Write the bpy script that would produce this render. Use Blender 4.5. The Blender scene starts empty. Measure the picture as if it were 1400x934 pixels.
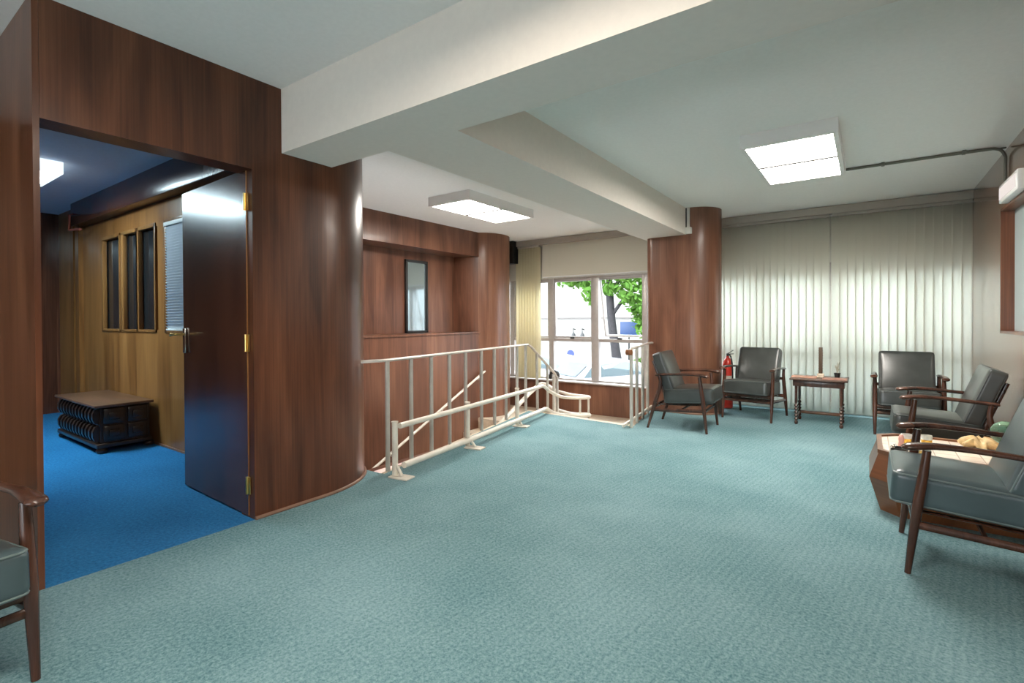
import bpy, bmesh, math, random
from mathutils import Vector, Matrix
random.seed(7)
S = bpy.context.scene
COL = S.collection
PI = math.pi

# ------------------------------------------------------------------ camera
YAW, PITCH, ROLL = math.radians(35.34077), math.radians(-0.49348), math.radians(-0.26915)
cam_d = bpy.data.cameras.new('camera')
cam = bpy.data.objects.new('camera', cam_d); COL.objects.link(cam); S.camera = cam
f = Vector((-math.sin(YAW)*math.cos(PITCH), math.cos(YAW)*math.cos(PITCH), math.sin(PITCH)))
r = Vector((math.cos(YAW), math.sin(YAW), 0)); u = r.cross(f)
r, u = r*math.cos(ROLL)+u*math.sin(ROLL), -r*math.sin(ROLL)+u*math.cos(ROLL)
M = Matrix((r, u, -f)).transposed().to_4x4(); M.translation = Vector((0, 0, 1.15))
cam.matrix_world = M
cam_d.sensor_width = 36; cam_d.lens = 687.277/1400*36
cam_d.shift_y = -24.18/1400; cam_d.clip_start = 0.05; cam_d.clip_end = 300

# ------------------------------------------------------------------ light, view
LAMP_NEAR = 15.0
LAMP = 20.0          # ceiling fixtures
LAMP_BLUE = 17.0
SKY = 5.4
SUN = 1.2
S.view_settings.view_transform = 'Standard'; S.view_settings.look = 'None'
S.view_settings.gamma = 1; S.view_settings.use_curve_mapping = False
S.view_settings.exposure = 1.3
S.cycles.use_denoising = True
S.cycles.max_bounces = 8; S.cycles.diffuse_bounces = 5; S.cycles.transparent_max_bounces = 12
S.cycles.sample_clamp_indirect = 6
w = bpy.data.worlds.new('sky'); S.world = w; w.use_nodes = True
w.node_tree.nodes['Background'].inputs[0].default_value = (0.90, 0.955, 1.0, 1)
w.node_tree.nodes['Background'].inputs[1].default_value = SKY
sd = bpy.data.lights.new('sun', 'SUN'); sd.energy = SUN; sd.angle = math.radians(2); sd.color = (1, .95, .87)
so = bpy.data.objects.new('sun', sd); COL.objects.link(so); so.rotation_euler = (math.radians(48), 0, math.radians(-25))

# ------------------------------------------------------------------ materials
def new_mat(name):
    m = bpy.data.materials.new(name); m.use_nodes = True
    nt = m.node_tree; b = nt.nodes['Principled BSDF']
    return m, nt, b
def mat(name, col, rough=.5, metal=0., spec=.5, noise=0., nscale=20., bump=0., coat=0., emit=None, estr=0.):
    m, nt, b = new_mat(name)
    b.inputs['Base Color'].default_value = (*col, 1)
    b.inputs['Roughness'].default_value = rough; b.inputs['Metallic'].default_value = metal
    b.inputs['Specular IOR Level'].default_value = spec
    b.inputs['Coat Weight'].default_value = coat; b.inputs['Coat Roughness'].default_value = .15
    if emit: b.inputs['Emission Color'].default_value = (*emit, 1); b.inputs['Emission Strength'].default_value = estr
    if noise or bump:
        tc = nt.nodes.new('ShaderNodeTexCoord'); n = nt.nodes.new('ShaderNodeTexNoise')
        n.inputs['Scale'].default_value = nscale; n.inputs['Detail'].default_value = 4
        nt.links.new(tc.outputs['Object'], n.inputs['Vector'])
        if noise:
            rp = nt.nodes.new('ShaderNodeValToRGB')
            rp.color_ramp.elements[0].position = .3; rp.color_ramp.elements[1].position = .7
            rp.color_ramp.elements[0].color = (*[c*(1-noise) for c in col], 1)
            rp.color_ramp.elements[1].color = (*[min(1, c*(1+noise)) for c in col], 1)
            nt.links.new(n.outputs['Fac'], rp.inputs['Fac']); nt.links.new(rp.outputs['Color'], b.inputs['Base Color'])
        if bump:
            bp = nt.nodes.new('ShaderNodeBump'); bp.inputs['Strength'].default_value = bump; bp.inputs['Distance'].default_value = .01
            nt.links.new(n.outputs['Fac'], bp.inputs['Height']); nt.links.new(bp.outputs['Normal'], b.inputs['Normal'])
    return m
def wood(name, dark, mid, light, rough=.22, panel=.62, axis='z', fine=1.0, coat=.3, vary=.42):
    """veneer: vertical grain, sheets of slightly different tone side by side"""
    m, nt, b = new_mat(name); N = nt.nodes; L = nt.links
    tc = N.new('ShaderNodeTexCoord')
    sep = N.new('ShaderNodeSeparateXYZ'); L.new(tc.outputs['Object'], sep.inputs[0])
    add = N.new('ShaderNodeMath'); add.operation = 'ADD'
    o = {'z': ('X', 'Y', 'Z'), 'x': ('Y', 'Z', 'X'), 'y': ('X', 'Z', 'Y')}[axis]
    L.new(sep.outputs[o[0]], add.inputs[0]); L.new(sep.outputs[o[1]], add.inputs[1])
    dv = N.new('ShaderNodeMath'); dv.operation = 'DIVIDE'; dv.inputs[1].default_value = panel; L.new(add.outputs[0], dv.inputs[0])
    fl = N.new('ShaderNodeMath'); fl.operation = 'FLOOR'; L.new(dv.outputs[0], fl.inputs[0])
    wn = N.new('ShaderNodeTexWhiteNoise'); wn.noise_dimensions = '1D'; L.new(fl.outputs[0], wn.inputs['W'])
    cmb = N.new('ShaderNodeCombineXYZ')
    m1 = N.new('ShaderNodeMath'); m1.operation = 'MULTIPLY'; m1.inputs[1].default_value = 7*fine; L.new(add.outputs[0], m1.inputs[0])
    m2 = N.new('ShaderNodeMath'); m2.operation = 'MULTIPLY'; m2.inputs[1].default_value = .9*fine; L.new(sep.outputs[o[2]], m2.inputs[0])
    m3 = N.new('ShaderNodeMath'); m3.operation = 'MULTIPLY'; m3.inputs[1].default_value = 37; L.new(wn.outputs['Value'], m3.inputs[0])
    L.new(m1.outputs[0], cmb.inputs[0]); L.new(m2.outputs[0], cmb.inputs[1]); L.new(m3.outputs[0], cmb.inputs[2])
    n1 = N.new('ShaderNodeTexNoise'); n1.inputs['Scale'].default_value = 1; n1.inputs['Detail'].default_value = 5; n1.inputs['Distortion'].default_value = .6
    L.new(cmb.outputs[0], n1.inputs['Vector'])
    sc = N.new('ShaderNodeVectorMath'); sc.operation = 'MULTIPLY'; sc.inputs[1].default_value = (14, 1.2, 1); L.new(cmb.outputs[0], sc.inputs[0])
    n2 = N.new('ShaderNodeTexNoise'); n2.inputs['Scale'].default_value = 1; n2.inputs['Detail'].default_value = 3; L.new(sc.outputs[0], n2.inputs['Vector'])
    mx = N.new('ShaderNodeMath'); mx.operation = 'MULTIPLY_ADD'; mx.inputs[1].default_value = .30
    L.new(n2.outputs['Fac'], mx.inputs[0])
    mm = N.new('ShaderNodeMath'); mm.operation = 'MULTIPLY_ADD'; mm.inputs[1].default_value = .78; mm.inputs[2].default_value = 0
    L.new(n1.outputs['Fac'], mm.inputs[0]); L.new(mm.outputs[0], mx.inputs[2])
    v = N.new('ShaderNodeMath'); v.operation = 'MULTIPLY_ADD'; v.inputs[1].default_value = vary*.5
    L.new(wn.outputs['Value'], v.inputs[0]); 
    sub = N.new('ShaderNodeMath'); sub.operation = 'SUBTRACT'; sub.inputs[1].default_value = vary*.25; L.new(mx.outputs[0], sub.inputs[0]); L.new(sub.outputs[0], v.inputs[2])
    rp = N.new('ShaderNodeValToRGB'); e = rp.color_ramp.elements
    e[0].position = .30; e[0].color = (*dark, 1); e[1].position = .74; e[1].color = (*light, 1)
    k = e.new(.5); k.color = (*mid, 1)
    L.new(v.outputs[0], rp.inputs['Fac']); L.new(rp.outputs['Color'], b.inputs['Base Color'])
    b.inputs['Roughness'].default_value = rough; b.inputs['Coat Weight'].default_value = coat; b.inputs['Coat Roughness'].default_value = .12; b.inputs['Specular IOR Level'].default_value = .4
    bp = N.new('ShaderNodeBump'); bp.inputs['Strength'].default_value = .06; bp.inputs['Distance'].default_value = .004
    L.new(n2.outputs['Fac'], bp.inputs['Height']); L.new(bp.outputs['Normal'], b.inputs['Normal'])
    return m
def carpet(name, dark, light, scale=95, stripes=True):
    m, nt, b = new_mat(name); N = nt.nodes; L = nt.links
    tc = N.new('ShaderNodeTexCoord')
    n = N.new('ShaderNodeTexNoise'); n.inputs['Scale'].default_value = scale; n.inputs['Detail'].default_value = 5; n.inputs['Roughness'].default_value = .8
    L.new(tc.outputs['Object'], n.inputs['Vector'])
    n2 = N.new('ShaderNodeTexNoise'); n2.inputs['Scale'].default_value = 1.3; n2.inputs['Detail'].default_value = 3
    L.new(tc.outputs['Object'], n2.inputs['Vector'])
    # loop rows
    mp = N.new('ShaderNodeMapping'); mp.inputs['Rotation'].default_value = (0, 0, math.radians(8)); L.new(tc.outputs['Object'], mp.inputs['Vector'])
    wv = N.new('ShaderNodeTexWave'); wv.inputs['Scale'].default_value = 9; wv.inputs['Distortion'].default_value = 3.5; wv.inputs['Detail'].default_value = 2; wv.inputs['Detail Scale'].default_value = 6
    L.new(mp.outputs[0], wv.inputs['Vector'])
    a = N.new('ShaderNodeMath'); a.operation = 'MULTIPLY_ADD'; wv.inputs['Distortion'].default_value = 7; a.inputs[1].default_value = .07 if stripes else .03; L.new(wv.outputs['Fac'], a.inputs[0]); L.new(n.outputs['Fac'], a.inputs[2])
    c = N.new('ShaderNodeMath'); c.operation = 'MULTIPLY_ADD'; c.inputs[1].default_value = .35; L.new(n2.outputs['Fac'], c.inputs[0]); L.new(a.outputs[0], c.inputs[2])
    rp = N.new('ShaderNodeValToRGB'); e = rp.color_ramp.elements
    e[0].position = .48; e[0].color = (*dark, 1); e[1].position = .90; e[1].color = (*light, 1)
    L.new(c.outputs[0], rp.inputs['Fac']); L.new(rp.outputs['Color'], b.inputs['Base Color'])
    b.inputs['Roughness'].default_value = .95; b.inputs['Specular IOR Level'].default_value = .1
    b.inputs['Sheen Weight'].default_value = .04
    bp = N.new('ShaderNodeBump'); bp.inputs['Strength'].default_value = .8; bp.inputs['Distance'].default_value = .006
    L.new(a.outputs[0], bp.inputs['Height']); L.new(bp.outputs['Normal'], b.inputs['Normal'])
    return m
def pane_glass(name, tint=(1, 1, 1), refl=.10):
    m = bpy.data.materials.new(name); m.use_nodes = True; nt = m.node_tree; N = nt.nodes; L = nt.links
    N.remove(N['Principled BSDF']); out = N['Material Output']
    t = N.new('ShaderNodeBsdfTransparent'); t.inputs[0].default_value = (*tint, 1)
    g = N.new('ShaderNodeBsdfGlossy'); g.inputs['Roughness'].default_value = .02
    fr = N.new('ShaderNodeLayerWeight'); fr.inputs['Blend'].default_value = refl
    mx = N.new('ShaderNodeMixShader'); L.new(fr.outputs['Fresnel'], mx.inputs[0]); L.new(t.outputs[0], mx.inputs[1]); L.new(g.outputs[0], mx.inputs[2])
    L.new(mx.outputs[0], out.inputs[0]); return m
def cloth_translucent(name, col, tr=.5, tcol=None):
    m = bpy.data.materials.new(name); m.use_nodes = True; nt = m.node_tree; N = nt.nodes; L = nt.links
    N.remove(N['Principled BSDF']); out = N['Material Output']
    tc = N.new('ShaderNodeTexCoord'); n = N.new('ShaderNodeTexNoise'); n.inputs['Scale'].default_value = 120; L.new(tc.outputs['Object'], n.inputs['Vector'])
    rp = N.new('ShaderNodeValToRGB'); rp.color_ramp.elements[0].color = (*[c*.94 for c in col], 1); rp.color_ramp.elements[1].color = (*col, 1); L.new(n.outputs['Fac'], rp.inputs['Fac'])
    d = N.new('ShaderNodeBsdfDiffuse'); L.new(rp.outputs['Color'], d.inputs[0])
    t = N.new('ShaderNodeBsdfTranslucent'); t.inputs[0].default_value = (*(tcol or col), 1)
    mx = N.new('ShaderNodeMixShader'); mx.inputs[0].default_value = tr; L.new(d.outputs[0], mx.inputs[1]); L.new(t.outputs[0], mx.inputs[2])
    L.new(mx.outputs[0], out.inputs[0]); return m
def emitter(name, col, s):
    m = bpy.data.materials.new(name); m.use_nodes = True; nt = m.node_tree; N = nt.nodes
    N.remove(N['Principled BSDF']); e = N.new('ShaderNodeEmission'); e.inputs[0].default_value = (*col, 1); e.inputs[1].default_value = s
    nt.links.new(e.outputs[0], N['Material Output'].inputs[0]); return m

W_WALL = wood('wall_veneer', (.056, .019, .009), (.122, .042, .020), (.220, .088, .042), rough=.30, panel=.58, coat=.08)
W_STAIR = wood('stair_veneer', (.078, .030, .017), (.145, .060, .034), (.230, .105, .060), rough=.36, panel=.55, coat=.12)
W_DOOR = wood('door_veneer', (.045, .016, .010), (.090, .032, .018), (.165, .062, .034), rough=.24, panel=1.3, coat=.4)
W_ROOM = wood('inner_room_veneer', (.13, .050, .014), (.24, .100, .028), (.36, .165, .052), rough=.30, panel=.5, coat=.2)
W_FRAME = wood('window_frame_wood', (.16, .065, .018), (.27, .12, .036), (.36, .18, .06), rough=.35, panel=3)
W_CHEST = wood('chest_wood', (.010, .006, .005), (.020, .012, .009), (.045, .024, .016), rough=.33, panel=5)
W_CHESTTOP = wood('chest_top_wood', (.05, .025, .016), (.10, .05, .03), (.17, .085, .05), rough=.32, panel=5, axis='x')
W_CHAIR = wood('chair_wood', (.022, .010, .007), (.060, .024, .015), (.115, .048, .028), rough=.27, panel=5, fine=2.5, coat=.3)
W_TABLE = wood('coffee_table_wood', (.10, .035, .014), (.18, .065, .024), (.26, .10, .04), rough=.3, panel=5)
W_SIDE = wood('side_table_wood', (.035, .018, .012), (.07, .035, .024), (.13, .07, .048), rough=.3, panel=5, axis='x')
TRIM = mat('floor_trim', (.22, .12, .08), .5, noise=.2, nscale=8)
PAINT = mat('ceiling_paint', (.84, .825, .79), .85, noise=.02, nscale=40, bump=.04)
PAINT_B = mat('beam_paint', (.76, .70, .63), .8, noise=.02, nscale=30, bump=.03)
PAINT_W = mat('window_wall_paint', (.66, .65, .60), .8, noise=.03, nscale=12)
PAINT_IN = mat('inner_room_paint', (.72, .76, .80), .85, noise=.03, nscale=30)
CARPET = carpet('teal_carpet', (.036, .130, .150), (.270, .410, .440), scale=85)
CARPET_B = carpet('blue_carpet', (.004, .085, .230), (.030, .240, .520), scale=60, stripes=False)
STONE = mat('stair_stone', (.62, .52, .40), .5, noise=.12, nscale=30)
ALU = mat('window_aluminium', (.50, .47, .45), .4, metal=.3, noise=.05)
CREAMRAIL = mat('cream_rail_paint', (.72, .67, .58), .35, noise=.08, nscale=15)
BALUS = mat('baluster_paint', (.50, .48, .43), .35, metal=.25, noise=.08, nscale=15)
TOPRAIL = mat('top_rail_paint', (.60, .55, .50), .35, metal=.2, noise=.1, nscale=12)
LEATHER = mat('dark_leather', (.045, .050, .047), .30, noise=.25, nscale=6, bump=.10, coat=.15)
LEATHER_N = mat('grey_blue_leather', (.055, .082, .090), .30, noise=.18, nscale=5, bump=.10, coat=.15)
PIPING = mat('leather_piping', (.045, .055, .055), .35)
PIPING_N = mat('grey_leather_piping', (.12, .16, .16), .35)
HOUSING = mat('lamp_housing', (.78, .76, .73), .45)
DIFF = emitter('lamp_diffuser', (1, .94, .86), LAMP)
DIFF_N = emitter('near_lamp_diffuser', (1, .90, .78), LAMP_NEAR)
DIFF_B = emitter('cool_lamp_diffuser', (.70, .92, 1.0), LAMP_BLUE)
GLOWSIDE = emitter('added_housing_glow', (.72, .86, 1.0), LAMP_BLUE*.035)  # housing made to emit, an added glow to brighten the inner room ceiling
DARKMETAL = mat('dark_metal', (.03, .03, .03), .4, metal=.6)
CONDUIT = mat('conduit_paint', (.13, .125, .10), .5, metal=.2)
BRASS = mat('brass', (.75, .52, .18), .3, metal=1)
CHROME = mat('steel', (.6, .6, .58), .22, metal=1)
VANE = cloth_translucent('vane_fabric', (.80, .75, .64), .52, (.84, .88, .84))
VANE_Y = cloth_translucent('yellow_vane_fabric', (.82, .76, .58), .5, (.90, .85, .66))
ROLLER = cloth_translucent('roller_blind_fabric', (.74, .71, .60), .18)
PELMET = mat('pelmet_paint', (.36, .32, .27), .6)
GLASS = pane_glass('window_glass', (.97, .99, 1), .06)
DARKGLASS = mat('dark_glass', (.012, .014, .016), .06, spec=.8)
MIRRORGLASS = mat('reflecting_glass', (.42, .52, .56), .06, metal=.75)
FROST = mat('frosted_pane', (.50, .62, .62), .18, spec=.6)
WHITEPL = mat('white_plastic', (.75, .75, .73), .4)
RED = mat('extinguisher_red', (.62, .035, .02), .3, coat=.4)
BLACK = mat('black_rubber', (.015, .015, .015), .5)

# ------------------------------------------------------------------ mesh helpers
def obj(name, bm, m, parent=None, smooth=40, loc=None):
    me = bpy.data.meshes.new(name)
    bmesh.ops.recalc_face_normals(bm, faces=bm.faces)
    bm.to_mesh(me); bm.free()
    me.materials.append(m)
    if smooth:
        for p in me.polygons: p.use_smooth = True
        me.set_sharp_from_angle(angle=math.radians(smooth))
    o = bpy.data.objects.new(name, me); COL.objects.link(o)
    if parent: o.parent = parent
    if loc: o.location = loc
    return o
def tag(o, label=None, cat=None, group=None, kind=None):
    if label: o['label'] = label
    if cat: o['category'] = cat
    if group: o['group'] = group
    if kind: o['kind'] = kind
    return o
def thing(name, label, cat, loc=(0, 0, 0), rz=0, group=None):
    o = bpy.data.objects.new(name, None); COL.objects.link(o)
    o.location = loc; o.rotation_euler = (0, 0, rz); o.empty_display_size = .1
    return tag(o, label, cat, group)
def struct(name, bm, m, parent=None, label=None, smooth=40):
    o = obj(name, bm, m, parent, smooth)
    if not parent: o['kind'] = 'structure'
    if label: o['label'] = label
    return o
def nb(): return bmesh.new()
def box(bm, x0, x1, y0, y1, z0, z1, bev=0, seg=2):
    c = bmesh.ops.create_cube(bm, size=1)['verts']
    for v in c:
        v.co = Vector(((x0+x1)/2+v.co.x*(x1-x0), (y0+y1)/2+v.co.y*(y1-y0), (z0+z1)/2+v.co.z*(z1-z0)))
    if bev:
        es = list({e for v in c for e in v.link_edges})
        bmesh.ops.bevel(bm, geom=es, offset=bev, segments=seg, affect='EDGES', profile=.5)
    return bm
def tube(bm, pts, rad, n=12, sq=None, cap=True, up=None):
    """swept tube; rad a number or list; sq=(a,b) scales the section along side/up axes"""
    pts = [Vector(p) for p in pts]
    if not isinstance(rad, list): rad = [rad]*len(pts)
    rings = []
    up0 = Vector(up) if up else Vector((0, 0, 1))
    for i, p in enumerate(pts):
        d = (pts[min(i+1, len(pts)-1)]-pts[max(i-1, 0)]).normalized()
        a = up0 if abs(d.dot(up0)) < .95 else Vector((0, 1, 0))
        s = d.cross(a).normalized(); t = s.cross(d).normalized()
        ring = []
        ra = rad[i]; rs, rt = (ra if isinstance(ra, (tuple, list)) else (ra, ra))
        if sq: rs, rt = rs*sq[0], rt*sq[1]
        for k in range(n):
            an = 2*PI*k/n
            ring.append(bm.verts.new(p+s*math.cos(an)*rs+t*math.sin(an)*rt))
        rings.append(ring)
    for a, b in zip(rings, rings[1:]):
        for k in range(n): bm.faces.new((a[k], a[(k+1) % n], b[(k+1) % n], b[k]))
    if cap: bm.faces.new(rings[0][::-1]); bm.faces.new(rings[-1])
    return bm
def smoothpath(pts, k=6):
    pts = [Vector(p) for p in pts]; out = []
    P = [pts[0]*2-pts[1]]+pts+[pts[-1]*2-pts[-2]]
    for i in range(1, len(P)-2):
        for j in range(k):
            t = j/k
            out.append(.5*((2*P[i])+(-P[i-1]+P[i+1])*t+(2*P[i-1]-5*P[i]+4*P[i+1]-P[i+2])*t*t+(-P[i-1]+3*P[i]-3*P[i+1]+P[i+2])*t**3))
    out.append(pts[-1]); return out
def lathe(bm, prof, n=24, c=(0, 0, 0), cap=True):
    rings = []
    for rr, z in prof:
        rings.append([bm.verts.new((c[0]+rr*math.cos(2*PI*k/n), c[1]+rr*math.sin(2*PI*k/n), c[2]+z)) for k in range(n)])
    for a, b in zip(rings, rings[1:]):
        for k in range(n): bm.faces.new((a[k], a[(k+1) % n], b[(k+1) % n], b[k]))
    if cap: bm.faces.new(rings[0][::-1]); bm.faces.new(rings[-1])
    return bm
def prism(bm, poly, z0, z1):
    lo = [bm.verts.new((x, y, z0)) for x, y in poly]; hi = [bm.verts.new((x, y, z1)) for x, y in poly]
    bm.faces.new(lo[::-1]); bm.faces.new(hi)
    for i in range(len(poly)):
        j = (i+1) % len(poly); bm.faces.new((lo[i], lo[j], hi[j], hi[i]))
    return bm
def loft(bm, rings):
    R = [[bm.verts.new(p) for p in ring] for ring in rings]; n = len(R[0])
    for a, b in zip(R, R[1:]):
        for k in range(n): bm.faces.new((a[k], a[(k+1) % n], b[(k+1) % n], b[k]))
    bm.faces.new(R[0][::-1]); bm.faces.new(R[-1]); return bm
def cushion(w, d, h, rad=.03, puff=.02, n=10):
    """rounded slab, x along d, y along w, centre at the origin"""
    bm = nb(); bmesh.ops.create_cube(bm, size=2)
    bmesh.ops.subdivide_edges(bm, edges=bm.edges[:], cuts=n, use_grid_fill=True)
    hx, hy, hz = d/2, w/2, h/2
    for v in bm.verts:
        # push samples outward so corners get enough of them
        q = Vector([math.copysign(abs(c)**.5, c) for c in v.co])
        p = Vector((q.x*hx, q.y*hy, q.z*hz))
        i = Vector((max(-hx+rad, min(hx-rad, p.x)), max(-hy+rad, min(hy-rad, p.y)), max(-hz+rad, min(hz-rad, p.z))))
        dd = p-i
        if dd.length > 1e-6: p = i+dd.normalized()*rad
        ex, ey = p.x/hx, p.y/hy
        g = max(0, 1-ex*ex)*max(0, 1-ey*ey)
        p.z += math.copysign(puff*g, p.z)*(1 if p.z > 0 else .35)*min(1, abs(p.z)/hz)
        v.co = p
    return bm
def piping_path(w, d, z, rad=.03, k=5, inset=.004):
    hx, hy = d/2-inset, w/2-inset; pts = []
    for cx, cy, a0 in ((hx-rad, hy-rad, 0), (-hx+rad, hy-rad, 90), (-hx+rad, -hy+rad, 180), (hx-rad, -hy+rad, 270)):
        for j in range(k+1):
            a = math.radians(a0+90*j/k); pts.append((cx+rad*math.cos(a), cy+rad*math.sin(a), z))
    pts.append(pts[0]); return pts

# ------------------------------------------------------------------ the room shell
XW = -2.89; XR = .89; YF = 7.18; ZC1 = 2.545; ZC2 = 2.48
# floor: carpet with the stair opening cut out
floor_poly = [(XW, -3), (XR+.15, -3), (XR+.15, YF+.1), (-2.36, YF+.1), (-2.28, 6.4), (-2.05, 5.12), (-3.49, 5.27), (-2.96, 2.50), (-3.2, 2.49), (-3.2, 2.2), (XW, 2.1)]
bm = prism(nb(), floor_poly, -.16, 0); box(bm, -4.85, XW, -3, .58, -.16, 0)
struct('floor', bm, CARPET, smooth=0)
bm = nb(); box(bm, -8.6, XW, .58, 1.97, -.10, 0); box(bm, -8.6, -4.95, -.9, .58, -.10, 0)
struct('floor_inner_room', bm, CARPET_B, smooth=0)
# stone nosing along the opening
bm = nb(); tube(bm, [(-2.08, 5.135, -.012), (-3.49, 5.285, -.012)], (.03, .022), n=8)
tube(bm, [(-3.50, 5.27, -.012), (-2.97, 2.50, -.012)], (.022, .018), n=8)
struct('trim_1', bm, STONE)
# ceilings
bm = nb(); box(bm, -4.8, XR+.15, -3, 1.75, ZC1, ZC1+.1); struct('ceiling', bm, PAINT, smooth=0)
bm = nb(); box(bm, -6, XR+.15, 1.95, YF+.3, ZC2, ZC2+.1); struct('ceiling_far', bm, PAINT, smooth=0)
bm = nb(); box(bm, -8.7, XW-.05, .6, 2.0, 2.5, 2.56); box(bm, -8.7, -4.95, -.9, .6, 2.5, 2.56); struct('ceiling_inner_room', bm, PAINT_IN, smooth=0)
# beams
bm = nb(); box(bm, -2.915, XR+.12, 1.68, 2.03, 2.16, 2.62)
struct('beam_cross', bm, PAINT_B)
bm = nb(); box(bm, -2.34, -1.79, 2.03, 6.3, 2.16, 2.60)
struct('beam_long', bm, PAINT_B)
# wall with rounded end between door and stairs
arc = [(-3.39+.5*math.cos(math.radians(a)), 1.95+.6*math.sin(math.radians(a))) for a in range(0, 91, 6)]
poly = [(XW, 1.50)]+arc+[(-8.7, 2.55), (-8.7, 1.95), (-3.04, 1.95), (-3.04, 1.50)]
bm = prism(nb(), poly, -2.3, 2.60)
struct('wall_left', bm, W_WALL, smooth=30)
bm = nb(); path = [(XW+.006, 1.50)]+[(x+.006*(x+3.39)/.5, y+.006) for x, y in arc[:-3]]
tube(bm, [(x, y, .008) for x, y in path], (.011, .012), n=8); struct('baseboard_left', bm, TRIM)
# header over the doorway and the panel to its left
bm = nb(); box(bm, -3.04, XW, .593, 1.50, 2.022, 2.62); struct('wall_over_doorway', bm, W_WALL, smooth=0)
bm = prism(nb(), [(XW, .57), (XW, .592), (-3.3, .62), (-4.9, .70), (-4.9, .57)], -.1, 2.62); struct('wall_left_near', bm, W_WALL, smooth=0)
# inner room shell
bm = nb(); box(bm, -8.7, -4.9, -.9, -.8, 0, 2.55); box(bm, -5.0, -4.9, -.8, .70, 0, 2.55); box(bm, -8.55, -8.35, -.9, 1.97, 0, 2.55); struct('wall_inner_back', bm, W_DOOR, smooth=0)
bm = nb()
def wseg(x0, x1, z0, z1): box(bm, x0, x1, 1.905, 1.955, z0, z1)
WINS = [(-6.80, -6.33), (-6.21, -5.86), (-5.80, -5.43)]
wseg(-7.5, -3.05, 0, 1.07); wseg(-7.5, -3.05, 2.035, 2.5); wseg(-7.5, -6.86, 1.07, 2.035); wseg(-5.37, -5.20, 1.07, 2.035); wseg(-4.62, -3.05, 1.07, 2.035)
box(bm, -7.62, -7.5, 1.86, 1.955, 0, 2.5); box(bm, -8.36, -7.78, 1.88, 1.955, 0, 2.5)
struct('wall_inner_right', bm, W_ROOM, smooth=0)
bm = nb(); box(bm, -7.48, -3.04, 1.79, 1.91, 2.245, 2.52, .004); struct('beam_inner_room', bm, W_DOOR)
bm = nb(); box(bm, -8.35, -3.05, 1.895, 1.906, 0, .018); struct('baseboard_inner', bm, TRIM)
for i, (a, b) in enumerate(WINS+[(-5.16, -4.66)]):
    bm = nb(); fr = .030
    for (x0, x1, z0, z1) in ((a-fr-.03, a, 1.045, 2.06), (b, b+fr, 1.045, 2.06), (a-fr, b+fr, 2.03, 2.065), (a-fr, b+fr, 1.045, 1.07)):
        box(bm, x0, x1, 1.893, 1.93, z0, z1, .003)
    wd = struct('window_%d' % (i+3), bm, W_FRAME); tag(wd, kind='structure')
    bm = nb(); box(bm, a, b, 1.938, 1.944, 1.07, 2.03); obj('pane', bm, DARKGLASS, wd)
# white slatted blind over the fourth
bl = thing('slatted_blind', 'white horizontal slatted blind over the window beside the open door', 'blind', (-4.91, 1.90, 0))
bm = nb(); box(bm, -.26, .26, -.02, .015, 2.0, 2.035, .004); obj('headrail', bm, WHITEPL, bl)
bm = nb()
for k in range(38):
    z = 1.09+k*.0245; s = box(bm, -.25, .25, -.012, .012, z, z+.002)
    for v in bm.verts[-8:]: v.co.z += -(v.co.y)*1.1
WHITESLAT = mat('blind_slat', (.80, .84, .88), .4)
o = obj('slats', bm, WHITESLAT, bl)
bm = nb(); box(bm, -.25, .25, -.012, .012, 1.066, 1.08, .003); obj('bottom_rail', bm, WHITEPL, bl)
# stair hall walls
bm = nb(); box(bm, -5.0, -4.86, 2.5, 6.2, -2.3, .955); box(bm, -5.3, -4.86, 2.5, 6.2, 2.11, 2.6)
box(bm, -5.5, -5.22, 2.5, 6.25, -2.3, 2.6)
struct('wall_stairwell', bm, W_STAIR, smooth=0)
bm = nb(); box(bm, -5.25, -4.845, 2.55, 6.2, .935, .965, .008); struct('trim_2', bm, W_STAIR)
def ell(cx, cy, rx, ry, a0, a1, st=6):
    return [(cx+rx*math.cos(math.radians(a)), cy+ry*math.sin(math.radians(a))) for a in range(a0, a1+1, st)]
bm = prism(nb(), [(-5.4, 5.78), (-4.98, 5.88)]+ell(-5.02, 6.36, .36, .42, -66, 60)+[(-5.0, 6.82), (-5.4, 6.82)], -2.3, 2.6)
struct('column_stairwell', bm, W_STAIR, smooth=40)
bm = nb(); box(bm, -5.55, -5.32, 6.7, YF+.2, -2.3, 2.6); struct('wall_stairwell_end', bm, PAINT_W, smooth=0)
bm = nb(); box(bm, -5.33, -4.90, 6.95, 7.10, 2.10, 2.48, .004); struct('trim_3', bm, DARKMETAL)
# window with reflecting glass in the recess
bm = nb()
for (y0, y1, z0, z1) in ((4.80, 4.835, .97, 1.99), (5.19, 5.225, .97, 1.99), (4.80, 5.225, 1.955, 1.99), (4.80, 5.225, .97, 1.0)):
    box(bm, -5.225, -5.185, y0, y1, z0, z1, .003)
wd = struct('window_2', bm, BLACK); bm = nb(); box(bm, -5.214, -5.208, 4.835, 5.19, 1.0, 1.955); obj('pane', bm, MIRRORGLASS, wd)
# landing and stairs
bm = nb(); box(bm, -5.4, -2.2, 5.95, YF+.1, -.55, -.35, .006); box(bm, -3.52, -2.1, 5.55, 5.97, -.55, -.35); struct('landing', bm, STONE)
bm = nb(); box(bm, -3.49, -2.1, 5.2, 5.56, -.55, -.175, .006)
for k in range(10):
    z = -.35-.155*(k+1); y1 = 5.97-.34*k; box(bm, -4.87, -3.5, y1-.37, y1, z-.2, z, .006)
struct('stairs', bm, STONE)
bm = nb(); box(bm, -3.58, -3.50, 2.4, 5.28, -2.3, -.161); box(bm, -2.12, -2.04, 5.1, 6.2, -.6, -.161); struct('wall_stairwell_side', bm, W_STAIR, smooth=0)
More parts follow.
